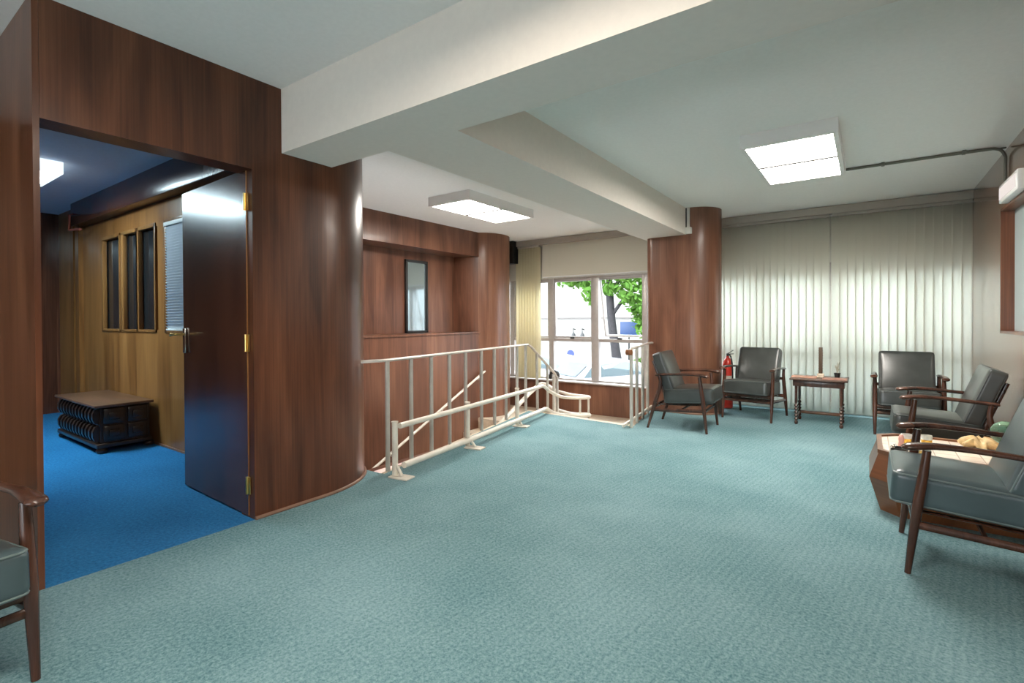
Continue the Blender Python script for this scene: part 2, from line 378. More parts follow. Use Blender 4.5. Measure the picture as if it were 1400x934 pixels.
# right column with curved ends
poly = [(-2.20, 6.15)]+ell(-1.76, 6.45, .30, .30, -90, 90)+[(-2.20, 6.75)]+ell(-2.20, 6.65, .10, .10, 90, 180, 15)+ell(-2.20, 6.25, .10, .10, 180, 270, 15)[:-1]
bm = prism(nb(), poly, -.4, 2.6); struct('column_lounge', bm, W_STAIR, smooth=35)
bm = nb(); tube(bm, [(x, y, .008) for x, y in [(-2.2, 6.144)]+ell(-1.76, 6.45, .306, .306, -90, 60)], .012, n=8); struct('baseboard_column', bm, TRIM)
bm = nb(); box(bm, -1.775, -1.745, 6.125, 6.155, 2.17, 2.48, .003); box(bm, -1.79, -1.72, 6.10, 6.155, 2.165, 2.24, .003); struct('trim_4', bm, PAINT_W)
bm = nb(); box(bm, -1.795, -1.775, 6.13, 6.152, 2.24, 2.475); struct('trim_5', bm, DARKMETAL)
# right wall with the framed recess
Y0, Y1, Z0, Z1 = 3.7, 5.665, 1.02, 2.03
bm = nb(); box(bm, XR, XR+.15, -3, Y0, 0, 2.6); box(bm, XR, XR+.15, Y1, YF+.1, 0, 2.6); box(bm, XR, XR+.15, Y0, Y1, 0, Z0); box(bm, XR, XR+.15, Y0, Y1, Z1, 2.6)
W_RIGHT = wood('right_wall_veneer', (.12, .055, .032), (.20, .10, .062), (.29, .16, .10), rough=.20, panel=.6, coat=.7)
struct('wall_right', bm, W_RIGHT, smooth=0)
bm = nb()
for (y0, y1, z0, z1) in ((Y0, Y1, Z0, Z0+.02), (Y0, Y1, Z1-.02, Z1), (Y1-.02, Y1, Z0, Z1), (Y0, Y0+.02, Z0, Z1)): box(bm, XR-.012, XR+.14, y0, y1, z0, z1)
box(bm, XR+.06, XR+.09, 4.85, 4.89, Z0, Z1)
wd = struct('window_7', bm, W_WALL); bm = nb(); box(bm, XR+.07, XR+.078, Y0+.02, Y1-.02, Z0+.02, Z1-.02); obj('pane', bm, FROST, wd)
# unseen walls behind the photographer; low opening added to let sky fill in
bm = nb(); box(bm, -4.9, XR+.15, -3.1, -3, 0, .35); box(bm, -4.9, -3.2, -3.1, -3, .25, 2.6); box(bm, .3, XR+.15, -3.1, -3, .25, 2.6); box(bm, -3.2, .3, -3.1, -3, 1.0, 2.6)
struct('wall_near', bm, PAINT_W, smooth=0)
bm = nb(); box(bm, -4.9, -4.8, -3, .6, 0, 2.6); struct('wall_left_far_end', bm, W_WALL, smooth=0)

# ------------------------------------------------------------------ window wall
bm = nb()
box(bm, -5.4, XR+.15, YF+.04, YF+.24, 1.83, 2.6)
box(bm, -2.30, XR+.15, YF+.04, YF+.24, -.3, .13)
struct('wall_window', bm, PAINT_W, smooth=0)
bm = nb(); box(bm, -5.4, -2.25, YF, YF+.24, -.6, .125, .004); struct('wall_window_dado', bm, W_STAIR)
bm = nb(); box(bm, -5.4, -2.25, YF-.05, YF+.14, .125, .15, .006); struct('window_sill', bm, ALU)
yw = YF+.12   # glazing plane 7.30
def frame_rect(bm, x0, x1, z0, z1, t, y0, y1):
    box(bm, x0, x1, y0, y1, z1-t, z1, .003); box(bm, x0, x1, y0, y1, z0, z0+t, .003)
    box(bm, x0, x0+t, y0, y1, z0+t, z1-t, .003); box(bm, x1-t, x1, y0, y1, z0+t, z1-t, .003)
mull = [-5.15, -4.345, -3.54, -2.72, -1.92, -1.11, -.35, .47, 1.0]
bm = nb()
box(bm, -5.35, XR+.1, yw-.03, yw+.05, 1.80, 1.84); box(bm, -5.35, XR+.1, yw-.03, yw+.05, .125, .175); box(bm, -5.35, XR+.1, yw-.025, yw+.045, .785, .835)
for i, x in enumerate(mull):
    t = .065 if i in (2,) else .045
    box(bm, x-t, x+t, yw-.035, yw+.055, .13, 1.84, .004)
wm = struct('window_1', bm, ALU)
for i in range(len(mull)-1):
    a, b = mull[i]+.045, mull[i+1]-.045
    bm = nb(); box(bm, a, b, yw+.008, yw+.012, .175, .785); obj('pane', bm, GLASS, wm)
    if i == 2:   # awning sash pushed open
        piv = Vector((0, yw+.03, 1.80)); ang = math.radians(13)
        bm = nb(); frame_rect(bm, a, b, .84, 1.80, .03, yw+.02, yw+.045)
        bmesh.ops.rotate(bm, verts=bm.verts, cent=piv, matrix=Matrix.Rotation(ang, 3, 'X'))
        s = obj('open_sash', bm, ALU, wm); s['label'] = 'sash pushed open'
        bm = nb(); box(bm, a+.03, b-.03, yw+.03, yw+.034, .87, 1.77)
        bmesh.ops.rotate(bm, verts=bm.verts, cent=piv, matrix=Matrix.Rotation(ang, 3, 'X')); obj('pane', bm, GLASS, s)
        bm = nb(); box(bm, (a+b)/2-.03, (a+b)/2+.03, yw-.05, yw+.02, .835, .86, .004); obj('latch', bm, DARKMETAL, wm)
    else:
        bm = nb(); frame_rect(bm, a, b, .84, 1.80, .03, yw-.02, yw+.035); s = obj('sash', bm, ALU, wm)
        bm = nb(); box(bm, a+.03, b-.03, yw+.008, yw+.012, .87, 1.77); obj('pane', bm, GLASS, s)
        bm = nb(); box(bm, (a+b)/2-.03, (a+b)/2+.03, yw-.06, yw-.02, .835, .86, .004); obj('latch', bm, DARKMETAL, wm)

# pelmet and blinds
bm = nb(); box(bm, -4.99, -2.2, YF-.14, YF-.02, 2.385, 2.475, .004); p = obj('pelmet', bm, PELMET); tag(p, 'beige pelmet box above the white roller blind by the stairs', 'pelmet')
bm = nb(); box(bm, -1.75, XR, YF-.14, YF-.02, 2.385, 2.475, .004); p = obj('pelmet', bm, PELMET); tag(p, 'beige pelmet box along the ceiling above the wall of vertical blinds', 'pelmet')
def vblind(x0, x1, label, m, y, ang, z0=.03, sp=.078, wv=.094, jit=2.5, group=None):
    t = thing('vertical_blind', label, 'blind', ((x0+x1)/2, y, 0))
    bm = nb(); box(bm, x0-(x0+x1)/2, x1-(x0+x1)/2, -.02, .02, 2.352, 2.385, .003); obj('headrail', bm, PELMET, t)
    n = math.ceil((x1-x0)/sp-.3); sp = (x1-x0)/n
    for k in range(n):
        cx = x0+sp*(k+.5)-(x0+x1)/2
        bm = nb(); segs = 6
        rows = []
        for zz in (z0, 2.352):
            row = []
            for j in range(segs+1):
                q = -.5+j/segs; row.append(bm.verts.new((q*wv, .005*(1-4*q*q), zz)))
            rows.append(row)
        for j in range(segs): bm.faces.new((rows[0][j], rows[0][j+1], rows[1][j+1], rows[1][j]))
        a = math.radians(ang+random.uniform(-jit, jit))
        bmesh.ops.rotate(bm, verts=bm.verts, cent=(0, 0, 0), matrix=Matrix.Rotation(a, 3, 'Z'))
        bmesh.ops.translate(bm, verts=bm.verts, vec=(cx, 0, 0))
        v = obj('vane', bm, m, t, smooth=60)
        md = v.modifiers.new('thickness', 'SOLIDIFY'); md.thickness = .0008
    return t
vblind(-1.72, -.385, 'cream vertical blind behind the small side table, nearest the wooden column', VANE, 7.09, -9)
vblind(-.355, .885, 'cream vertical blind in the corner by the right-hand wall, behind the armchair', VANE, 7.09, 10)
vblind(-4.92, -4.47, 'yellowed bunch of vertical blind vanes drawn aside at the stair window', VANE_Y, 7.10, 48, z0=.16, sp=.055)
rb = thing('roller_blind', 'off-white roller blind pulled a third down over the stair window', 'blind', (-3.4, 7.14, 0))
bm = nb(); box(bm, -1.03, 1.03, -.001, .001, 1.85, 2.385); obj('fabric', bm, ROLLER, rb)
bm = nb(); tube(bm, [(-1.03, 0, 1.845), (1.03, 0, 1.845)], .010, n=10); obj('bottom_bar', bm, WHITEPL, rb)

# ------------------------------------------------------------------ the open door
dr = thing('door_1', None, None, (-2.955, 1.495, 0), 0); dr['kind'] = 'structure'
leaf = [(0, 0), (-.93, .035), (-.928, .073), (0, .038)]
bm = prism(nb(), leaf, .012, 2.03); obj('door_leaf', bm, W_DOOR, dr, smooth=0)
bm = nb(); box(bm, 0, .004, .0, .038, .012, 2.03); o = obj('hinge_edge', bm, W_FRAME, dr); 
for z in (1.84, 1.02, .19):
    bm = nb(); box(bm, -.002, .030, -.006, .002, z-.05, z+.05, .002); tube(bm, [(.004, -.008, z-.05), (.004, -.008, z+.05)], .008, n=10); obj('hinge', bm, BRASS, dr)
hd = None
bm = nb(); box(bm, -.905, -.87, .018, .032, .93, 1.10, .004)
hd = obj('lock_plate', bm, CHROME, dr)
bm = nb(); tube(bm, smoothpath([(-.885, .03, 1.06), (-.887, -.03, 1.06), (-.90, -.045, 1.058), (-.915, -.047, 1.062), (-.935, -.044, 1.052)], 5), [.008]*21, n=10); obj('handle', bm, BRASS, hd)

# ------------------------------------------------------------------ ceiling lamps
def fixture(x0, x1, y0, y1, zc, drop, label, m, div='y', hm=None):
    cx, cy = (x0+x1)/2, (y0+y1)/2; hx, hy = (x1-x0)/2, (y1-y0)/2
    t = thing('ceiling_lamp', label, 'ceiling lamp', (cx, cy, zc), 0, None)
    bm = nb(); th = .03
    box(bm, -hx, -hx+th, -hy, hy, -drop, 0); box(bm, hx-th, hx, -hy, hy, -drop, 0)
    box(bm, -hx+th, hx-th, -hy, -hy+th, -drop, 0); box(bm, -hx+th, hx-th, hy-th, hy, -drop, 0)
    obj('housing', bm, hm or HOUSING, t, smooth=0)
    bm = nb()
    if div == 'y': box(bm, -hx+th, hx-th, -.019, .019, -drop-.001, -.02)
    else: box(bm, -.019, .019, -hy+th, hy-th, -drop-.001, -.02)
    obj('divider', bm, BLACK, t, smooth=0)
    for s in (-1, 1):
        bm = nb()
        if div == 'y':
            a, b = (-hy+th, -.008) if s < 0 else (.008, hy-th); box(bm, -hx+th, hx-th, a, b, -drop+.008, -drop+.014)
        else:
            a, b = (-hx+th, -.008) if s < 0 else (.008, hx-th); box(bm, a, b, -hy+th, hy-th, -drop+.008, -drop+.014)
        obj('diffuser', bm, m, t, smooth=0)
    return t
fixture(-3.90, -3.32, 3.94, 5.14, ZC2, .10, 'white box ceiling lamp above the stairwell, with two lit panels', DIFF)
fixture(-.765, -.165, 3.96, 5.19, ZC2, .10, 'white box ceiling lamp above the lounge chairs, joined to a conduit', DIFF)
fixture(-1.1, -.5, -.2, .98, ZC1, .14, 'white box ceiling lamp overhead in the bay before the deep cross beam', DIFF_N)
fixture(-6.25, -5.57, .05, 1.29, 2.5, .10, 'ceiling lamp with cool white panels in the blue-carpeted room', DIFF_B, hm=GLOWSIDE)
# conduit
cd = thing('conduit', 'dark electrical conduit running from the lounge lamp across ceiling to right wall', 'conduit', (0, 0, 0))
bm = nb(); tube(bm, smoothpath([(-.165, 5.37, ZC2-.014), (.3, 5.37, ZC2-.014), (.70, 5.375, ZC2-.014), (.82, 5.40, ZC2-.02), (.868, 5.45, ZC2-.06), (.874, 5.46, 2.36), (.874, 5.47, 2.20)], 6), .011, n=10); obj('pipe', bm, CONDUIT, cd)
bm = nb(); tube(bm, [(-.165, 5.42, ZC2-.008), (.5, 5.425, ZC2-.008), (.875, 5.44, ZC2-.008)], .006, n=8); obj('thin_cable', bm, CONDUIT, cd)
for x in (.1, .62):
    bm = nb(); box(bm, x-.012, x+.012, 5.345, 5.395, ZC2-.028, ZC2, .003); obj('clamp', bm, CONDUIT, cd)
# emergency light on the right wall
em = thing('emergency_light', 'white emergency light mounted high on right wall above the window recess', 'emergency light', (XR, 5.16, 2.10))
bm = nb(); box(bm, -.06, 0, -.34, .25, -.07, .07, .008); obj('body', bm, WHITEPL, em)
bm = nb(); box(bm, -.066, -.058, -.30, .215, -.045, .045, .003); obj('lens', bm, emitter('emergency_lens', (1, .90, .84), .36), em)
bm = nb(); box(bm, -.02, .0, -.05, .3, .075, .09); obj('bracket', bm, CONDUIT, em)

# ------------------------------------------------------------------ railings
def P_line(t): return Vector((-2.97-.52*t, 2.56+2.69*t, 0))
rl = thing('stair_railing', 'long beige metal railing of upright bars guarding the left side of the stairwell', 'railing', (0, 0, 0))
bm = nb(); tube(bm, [(-3.04, 2.345, .845), (-2.985, 2.50, .845), (-2.98, 2.60, .845), (-3.49, 5.25, .835), (-3.505, 5.36, .80), (-3.52, 5.98, .40), (-3.52, 6.03, .34), (-3.52, 6.035, .26)], (.022, .012), n=10); obj('top_rail', bm, TOPRAIL, rl)
for t in (0, .110, .217, .326, .435, .555, .666, .775, .888, .985):
    q = P_line(t); bm = nb(); tube(bm, [(q.x-.008, q.y, -.10), (q.x-.008, q.y, .838)], .018, n=12); obj('baluster', bm, BALUS, rl)
for y, zt, zb in ((5.50, .715, -.175), (5.76, .545, -.35), (6.02, .36, -.35)):
    bm = nb(); tube(bm, [(-3.50, y, zb), (-3.51, y, zt)], .018, n=12); obj('baluster', bm, BALUS, rl)
r2 = thing('stair_railing', 'short railing of four upright bars beside the armchair by the wooden column', 'railing', (0, 0, 0))
pts = [(-2.045, 5.06), (-2.09, 5.33), (-2.13, 5.61), (-2.19, 5.93)]
bm = nb(); tube(bm, [(-2.035, 5.0, .81), (-2.045, 5.06, .835), (-2.19, 5.93, .85), (-2.215, 6.17, .85)], (.022, .012), n=10); obj('top_rail', bm, TOPRAIL, r2)
for x, y in pts:
    bm = nb(); tube(bm, [(x, y, 0), (x, y, .838)], .018, n=12); obj('baluster', bm, BALUS, r2)
bm = nb(); lathe(bm, [(.012, -.03), (.032, -.028), (.040, 0), (.032, .028), (.012, .03)], 16, (-2.045, 5.0, .80)); o = obj('end_knob', bm, W_TABLE, r2); o['label'] = 'round brown wooden end knob'
bm = nb(); tube(bm, [(-2.085, 4.94, .035), (-2.20, 6.10, .06)], .018, n=10); obj('kick_rail', bm, CREAMRAIL, r2)
# wall handrail along the lower flight
h = thing('wall_handrail', 'thin slanting beige handrail on the stairwell wall, seen between the bars', 'handrail', (0, 0, 0))
bm = nb(); tube(bm, [(-4.80, 3.0, -1.03), (-4.80, 3.88, -.63), (-4.80, 6.1, .385)], .018, n=10); obj('rail', bm, CREAMRAIL, h)
for y in (3.3, 4.2, 5.1, 5.9):
    z = -.63+(y-3.88)*.457; bm = nb(); tube(bm, [(-4.80, y, z-.005), (-4.80, y, z-.05), (-4.865, y, z-.055)], .008, n=8); obj('bracket', bm, CREAMRAIL, h)
# stairlift guide tubes
g = thing('stairlift_rail', 'low double cream guide tube of a stairlift standing on the carpet', 'stairlift rail', (0, 0, 0))
up = smoothpath([(-2.80, 2.52, .375), (-2.93, 3.46, .368), (-3.15, 4.9, .352), (-3.2, 5.16, .342), (-3.22, 5.36, .25), (-3.2, 5.58, .165), (-3.12, 5.70, .14), (-2.98, 5.78, .14), (-2.94, 5.86, .14), (-3.02, 5.93, .135), (-3.3, 6.05, .12), (-3.7, 6.28, .12)], 6)
bm = nb(); tube(bm, up, .021, n=14); obj('upper_tube', bm, CREAMRAIL, g)
lo = smoothpath([(-2.80, 2.56, .078), (-2.93, 3.50, .070), (-3.15, 4.95, .066), (-3.2, 5.22, .058), (-3.22, 5.42, -.02), (-3.2, 5.60, -.075), (-3.12, 5.72, -.09), (-2.98, 5.78, -.09), (-2.94, 5.86, -.09), (-3.02, 5.93, -.1), (-3.3, 6.05, -.14), (-3.7, 6.28, -.15)], 6)
bm = nb(); tube(bm, lo, .024, n=14); obj('lower_tube', bm, CREAMRAIL, g)
bm = nb(); tube(bm, smoothpath([(-3.7, 6.28, .12), (-3.95, 6.35, .19), (-4.0, 6.15, .11), (-4.0, 5.6, -.13), (-4.0, 3.2, -1.2)], 6), .03, n=12); obj('lower_flight_tube', bm, CREAMRAIL, g)
for (x, y, px, py) in ((-2.83, 2.50, -2.795, 2.51), (-2.95, 3.46, -2.89, 3.46), (-3.10, 4.46, -3.06, 4.45)):
    bm = nb(); tube(bm, [(x, y, .0), (x, y, .40)], .022, n=12); po = obj('post', bm, CREAMRAIL, g)
    bm = nb(); tube(bm, [(x, y, .40), (x, y, .408)], .026, n=12); obj('post_cap', bm, CREAMRAIL, po)
    bm = nb(); box(bm, -.075, .095, -.05, .05, 0, .012, .003)
    bmesh.ops.rotate(bm, verts=bm.verts, cent=(0, 0, 0), matrix=Matrix.Rotation(math.radians(8), 3, 'Z')); bmesh.ops.translate(bm, verts=bm.verts, vec=(px+.01, py, 0)); obj('foot_plate', bm, CREAMRAIL, g)
    bm = nb(); tube(bm, [(x, y, .11), (px+.03, py, .012)], .012, n=8); obj('foot_brace', bm, CREAMRAIL, g)
for (x, y, z0, z1) in ((-3.03, 5.78, -.35, .13), (-2.95, 5.86, -.35, .13), (-3.66, 6.26, -.35, .13)):
    bm = nb(); tube(bm, [(x, y, z0), (x, y, z1)], .014, n=10); obj('post', bm, CREAMRAIL, g)
# padded end bracket further along the landing
lb = thing('newel_post', 'grey post with black padded top on the landing by the stair window', 'post', (-3.62, 6.12, -.35))
bm = nb(); tube(bm, [(0, 0, 0), (0, 0, .70)], .022, n=12); obj('post', bm, BALUS, lb)
bm = nb(); tube(bm, smoothpath([(-.06, .0, .66), (-.05, 0, .73), (.0, 0, .76), (.06, 0, .74), (.07, 0, .68)], 4), .024, n=10); obj('pad', bm, BLACK, lb)

# ------------------------------------------------------------------ armchairs
def make_chair(name, label, lm, pm, seat_h=0):
    t = thing(name, label, 'armchair', (0, 0, 0))
    for s in (-1, 1):
        bm = nb(); tube(bm, [(.295, s*.262, 0), (.282, s*.262, .12), (.262, s*.262, .30), (.24, s*.262, .46), (.228, s*.262, .562)], [.0125, .016, .0215, .0195, .016], n=12); obj('leg', bm, W_CHAIR, t)
        bm = nb(); tube(bm, smoothpath([(-.30, s*.262, 0), (-.265, s*.262, .12), (-.215, s*.262, .29), (-.175, s*.262, .42), (-.165, s*.262, .50), (-.175, s*.262, .558)], 3), [.0125, .0135, .015, .0165, .018, .0195, .021, .021, .020, .019, .018, .0165, .0155, .015, .015, .015], n=12); obj('leg', bm, W_CHAIR, t)
        ap = smoothpath([(.318, s*.272, .568), (.28, s*.270, .575), (.20, s*.268, .585), (.08, s*.264, .584), (-.06, s*.262, .575), (-.17, s*.262, .566), (-.215, s*.262, .562)], 3)
        n = len(ap); ar = []
        e0 = ap[0].copy(); dr_ = (ap[1]-ap[0]).normalized()
        ap = [e0+dr_*t_ for t_ in (0, .002, .007, .015, .026)]+[p_ for p_ in ap[1:] if (p_-e0).length > .035]; n = len(ap)
        for i in range(n):
            L_ = (ap[i]-e0).length; k_ = math.sqrt(max(.12, 1-(1-min(1, L_/.026))**2)) if L_ < .026 else 1
            g_ = min(1, max(0, (L_-.05)/.16)); hh = .0165*(1-g_)+.013*g_; wd = .031*(1-g_)+.018*g_
            ar.append((wd*k_, hh*k_*(.7 if i == n-1 else 1)))
        bm = nb(); tube(bm, ap, ar, n=14); obj('armrest', bm, W_CHAIR, t)
        bm = nb(); tube(bm, [(.268, s*.262, .225), (-.235, s*.262, .195)], (.012, .017), n=10); obj('side_stretcher', bm, W_CHAIR, t)
    bm = nb(); tube(bm, [(.268, -.262, .215), (.268, .262, .215)], (.012, .016), n=10); obj('front_stretcher', bm, W_CHAIR, t)
    bm = nb(); tube(bm, [(.03, -.262, .205), (.03, .262, .205)], (.009, .012), n=8); obj('cross_brace', bm, W_CHAIR, t)
    bm = nb()
    tube(bm, [(.262, -.262, .275), (.262, .262, .275)], (.012, .022), n=10); tube(bm, [(-.21, -.262, .245), (-.21, .262, .245)], (.012, .020), n=10)
    for y in (-.2, -.07, .07, .2): tube(bm, [(.262, y, .272), (-.21, y, .245)], (.018, .006), n=8)
    obj('seat_frame', bm, W_CHAIR, t)
    bm = nb()
    for s in (-1, 1): tube(bm, [(-.11, s*.20, .262), (-.189, s*.20, .50), (-.263, s*.20, .705)], (.010, .012), n=8)
    for z, x in ((.33, -.128), (.45, -.172), (.57, -.214), (.69, -.258)): tube(bm, [(x, -.262 if z == .45 else -.2, z), (x, .262 if z == .45 else .2, z)], (.007, .016), n=8)
    obj('back_frame', bm, W_CHAIR, t)
    # seat cushion
    def place(bm, ax, org):
        R = Matrix.Rotation(ax, 3, 'Y')
        for v in bm.verts: v.co = R @ v.co + Vector(org)
    w_, d_, h_ = .478, .50, .152
    bm = cushion(w_, d_, h_, .028, .024); place(bm, math.radians(-4.2), (.105, 0, .357)); sc = obj('seat_cushion', bm, lm, t, smooth=60)
    bm = nb(); tube(bm, piping_path(w_, d_, h_/2-.012), .0048, n=8, cap=False); tube(bm, piping_path(w_, d_, -h_/2+.012), .0048, n=8, cap=False); place(bm, math.radians(-4.2), (.105, 0, .357)); obj('piping', bm, pm, sc)
    # back cushion
    w_, d_, h_ = .455, .43, .105
    bm = cushion(w_, d_, h_, .020, .016); place(bm, math.radians(90-20), (-.150, 0, .585)); bc = obj('back_cushion', bm, lm, t, smooth=60)
    bm = nb(); tube(bm, piping_path(w_, d_, h_/2-.010), .0045, n=8, cap=False); tube(bm, piping_path(w_, d_, -h_/2+.010), .0045, n=8, cap=False); place(bm, math.radians(90-20), (-.150, 0, .585)); obj('piping', bm, pm, bc)
    return t
def copy_tree(o, parent=None):
    c = o.copy(); COL.objects.link(c); c.parent = parent
    for ch in list(o.children): copy_tree(ch, c)
    return c
c0 = make_chair('armchair', 'dark leather armchair in profile beside the wooden column and short railing', LEATHER, PIPING)
c0.location = (-1.615, 5.435, 0); c0.rotation_euler.z = math.radians(2)
def chair(x, y, deg, label):
    c = copy_tree(c0); c.location = (x, y, 0); c.rotation_euler.z = math.radians(deg); c['label'] = label; return c
c2 = chair(-1.085, 6.44, -98, 'dark leather armchair facing the room between the column and the side table')
c4 = chair(.315, 6.40, -90, 'dark leather armchair with its back to the blinds, between side table and right wall')
c6 = chair(.50, 4.87, 180, 'dark leather armchair turned sideways behind the coffee table, its back to the right wall')
c5 = make_chair('armchair', 'large grey-blue leather armchair closest to the camera, in front of the coffee table', LEATHER_N, PIPING_N)
c5.location = (.44, 3.13, 0); c5.rotation_euler.z = math.radians(180)
cL = copy_tree(c5); cL.location = (-2.44, .125, 0); cL.rotation_euler.z = math.radians(7)
cL['label'] = 'grey-blue armchair cut off by the picture edge, next to the doorway of the blue room'
for o in (c0, c2, c4, c6, c5, cL): o['group'] = 'wooden-framed leather armchairs around the room'

# ------------------------------------------------------------------ side table
st = thing('side_table', 'small wooden side table with turned legs in front of the blinds', 'side table', (-.435, 6.40, 0))
HT = .50
bm = nb(); box(bm, -.265, .265, -.22, .22, HT-.018, HT, .005); obj('tabletop', bm, W_SIDE, st)
bm = nb(); box(bm, -.235, .235, -.19, .19, HT-.085, HT-.018, .004); obj('apron', bm, W_CHAIR, st)
for sx in (-1, 1):
    for sy in (-1, 1):
        prof = [(.012, 0), (.018, .012), (.018, .03), (.010, .04)]
        z = .04
        for k in range(5): prof += [(.020, z+.018), (.009, z+.036)]; z += .036
        prof += [(.013, z+.02), (.014, HT-.085)]
        bm = lathe(nb(), prof, 14, (sx*.205, sy*.165, 0)); obj('leg', bm, W_CHAIR, st)
bm = nb()
tube(bm, [(-.205, .165, .085), (.205, .165, .085)], (.008, .016), n=8)
for sx in (-1, 1): tube(bm, [(sx*.205, -.165, .085), (sx*.205, .165, .085)], (.008, .012), n=8)
obj('stretcher', bm, W_TABLE, st)
def on_table(o): return o
bm = nb(); box(bm, -.12, .12, -.085, .085, 0, .012, .003); o = obj('magazine', bm, mat('pink_paper', (.55, .30, .22), .5), loc=(-.575, 6.37, HT)); tag(o, 'pinkish-brown booklet lying on the left end of the side table', 'booklet')
bm = nb(); box(bm, -.11, .11, -.08, .08, 0, .012, .003); o = obj('magazine', bm, mat('brown_paper', (.42, .22, .17), .5), loc=(-.29, 6.30, HT)); tag(o, 'reddish-brown booklet on the right end of the side table', 'booklet')
ts = thing('tower_ornament', 'tall thin dark tower ornament on a pale base on the side table', 'ornament', (-.425, 6.42, HT))
bm = nb(); box(bm, -.032, .032, -.032, .032, 0, .045, .004); obj('base', bm, STONE, ts)
bm = nb(); box(bm, -.018, .018, -.018, .018, .045, .33, .003)
for k in range(9): box(bm, -.021, .021, -.021, .021, .07+k*.028, .074+k*.028)
obj('shaft', bm, mat('tower_brown', (.10, .06, .035), .5), ts)
pp = thing('potted_plant', 'tiny cactus plant in a dark pot on the right side of the side table', 'plant', (-.275, 6.47, HT))
bm = lathe(nb(), [(.022, 0), (.030, .05), (.032, .055), (.026, .055)], 16); obj('pot', bm, BLACK, pp)
bm = nb()
for k in range(9):
    a = k*2.4; h_ = .05+.07*(k % 3)/2; tube(bm, smoothpath([(0, 0, .05), (.01*math.cos(a), .01*math.sin(a), .05+h_*.6), (.022*math.cos(a), .022*math.sin(a), .05+h_)], 3), [.004]*6+[.002], n=6)
obj('stems', bm, mat('pale_stems', (.45, .42, .33), .6), pp)

# ------------------------------------------------------------------ fire extinguisher
fe = thing('fire_extinguisher', 'red fire extinguisher standing behind the column next to the blinds', 'fire extinguisher', (-1.475, 6.865, 0))
bm = lathe(nb(), [(.050, 0), (.062, .01), (.062, .56), (.055, .60), (.035, .635), (.018, .65), (.018, .67)], 24); obj('cylinder', bm, RED, fe)
bm = nb(); tube(bm, [(0, 0, .66), (0, 0, .70)], .016, n=10); tube(bm, [(.0, 0, .70), (.07, -.02, .745)], (.010, .005), n=8); tube(bm, [(.0, 0, .69), (.075, -.02, .70)], (.010, .005), n=8); obj('valve', bm, BLACK, fe)
bm = nb(); tube(bm, smoothpath([(0, 0, .69), (.05, -.05, .66), (.07, -.055, .5), (.066, -.05, .3), (.06, -.045, .15)], 5), .009, n=8); obj('hose', bm, BLACK, fe)
bm = nb()
for k in range(-4, 5):
    pass
lathe(bm, [(.0628, .25), (.0628, .42)], 24, cap=False); obj('paper_label', bm, mat('label_paper', (.7, .68, .6), .6), fe)

# ------------------------------------------------------------------ coffee table
ct = thing('coffee_table', 'low elongated octagonal coffee table with a pale tiled top and flared wooden sides', 'coffee table', (.42, 3.945, 0))
def octo(hx, hy, c, z): return [(-hx, -hy+c, z), (-hx+c, -hy, z), (hx-c, -hy, z), (hx, -hy+c, z), (hx, hy-c, z), (hx-c, hy, z), (-hx+c, hy, z), (-hx, hy-c, z)]
hx, hy = .37, .325
bm = loft(nb(), [octo(hx-.01, hy-.02, .09, 0), octo(hx+.045, hy+.04, .10, .20), octo(hx+.045, hy+.04, .10, .205), octo(hx, hy, .09, .345)]); obj('body', bm, W_TABLE, ct, smooth=0)
bm = nb()
oo, ii = octo(hx+.005, hy+.005, .09, 0), octo(hx-.022, hy-.022, .082, 0)
V = [[bm.verts.new((p[0], p[1], z)) for p in ring] for ring, z in ((oo, .345), (oo, .366), (ii, .366), (ii, .352))]
for a in range(3):
    for k in range(8): bm.faces.new((V[a][k], V[a][(k+1) % 8], V[a+1][(k+1) % 8], V[a+1][k]))
for k in range(8): bm.faces.new((V[3][k], V[3][(k+1) % 8], V[0][(k+1) % 8], V[0][k]))
obj('rim', bm, W_TABLE, ct, smooth=0)
tile, nt, b = new_mat('pale_tiles')
tcn = nt.nodes.new('ShaderNodeTexCoord'); br = nt.nodes.new('ShaderNodeTexBrick'); br.offset = 0; br.inputs['Scale'].default_value = 1
br.inputs['Brick Width'].default_value = .105; br.inputs['Row Height'].default_value = .105; br.inputs['Mortar Size'].default_value = .003
br.inputs['Color1'].default_value = (.80, .70, .60, 1); br.inputs['Color2'].default_value = (.72, .62, .52, 1); br.inputs['Mortar'].default_value = (.45, .36, .30, 1)
nt.links.new(tcn.outputs['Object'], br.inputs['Vector']); nt.links.new(br.outputs['Color'], b.inputs['Base Color']); b.inputs['Roughness'].default_value = .12
bm = prism(nb(), [(p[0], p[1]) for p in octo(hx-.021, hy-.021, .082, 0)], .3455, .354); obj('tiled_top', bm, tile, ct, smooth=0)
ZT = .354
def cup(x, y, label, col, colband):
    t = thing('cup', label, 'cup', (x, y, ZT), 0, None)
    bm = lathe(nb(), [(.020, 0), (.026, .004), (.028, .030), (.028, .052), (.025, .052), (.024, .03), (.018, .008)], 20, cap=True); obj('bowl', bm, mat('cup_gold', col, .25, metal=.6), t)
    bm = lathe(nb(), [(.0285, .032), (.0295, .045), (.0285, .058), (.025, .058), (.024, .040)], 20, cap=False); obj('rim', bm, mat('cup_rim', colband, .3), t)
cup(.197, 4.035, 'small gold and white cup standing far left on the tiled coffee table', (.80, .50, .08), (.75, .78, .8))
cup(.298, 4.065, 'small gold cup with pale rim, beside the armrest at the table far edge', (.80, .52, .1), (.7, .75, .72))
cup(.265, 3.72, 'small gold cup standing low behind the leather seat on the coffee table', (.75, .55, .18), (.72, .7, .6))
ash = thing('ashtray', 'small black and silver ashtray on the left end of the coffee table', 'ashtray', (.150, 3.76, ZT))
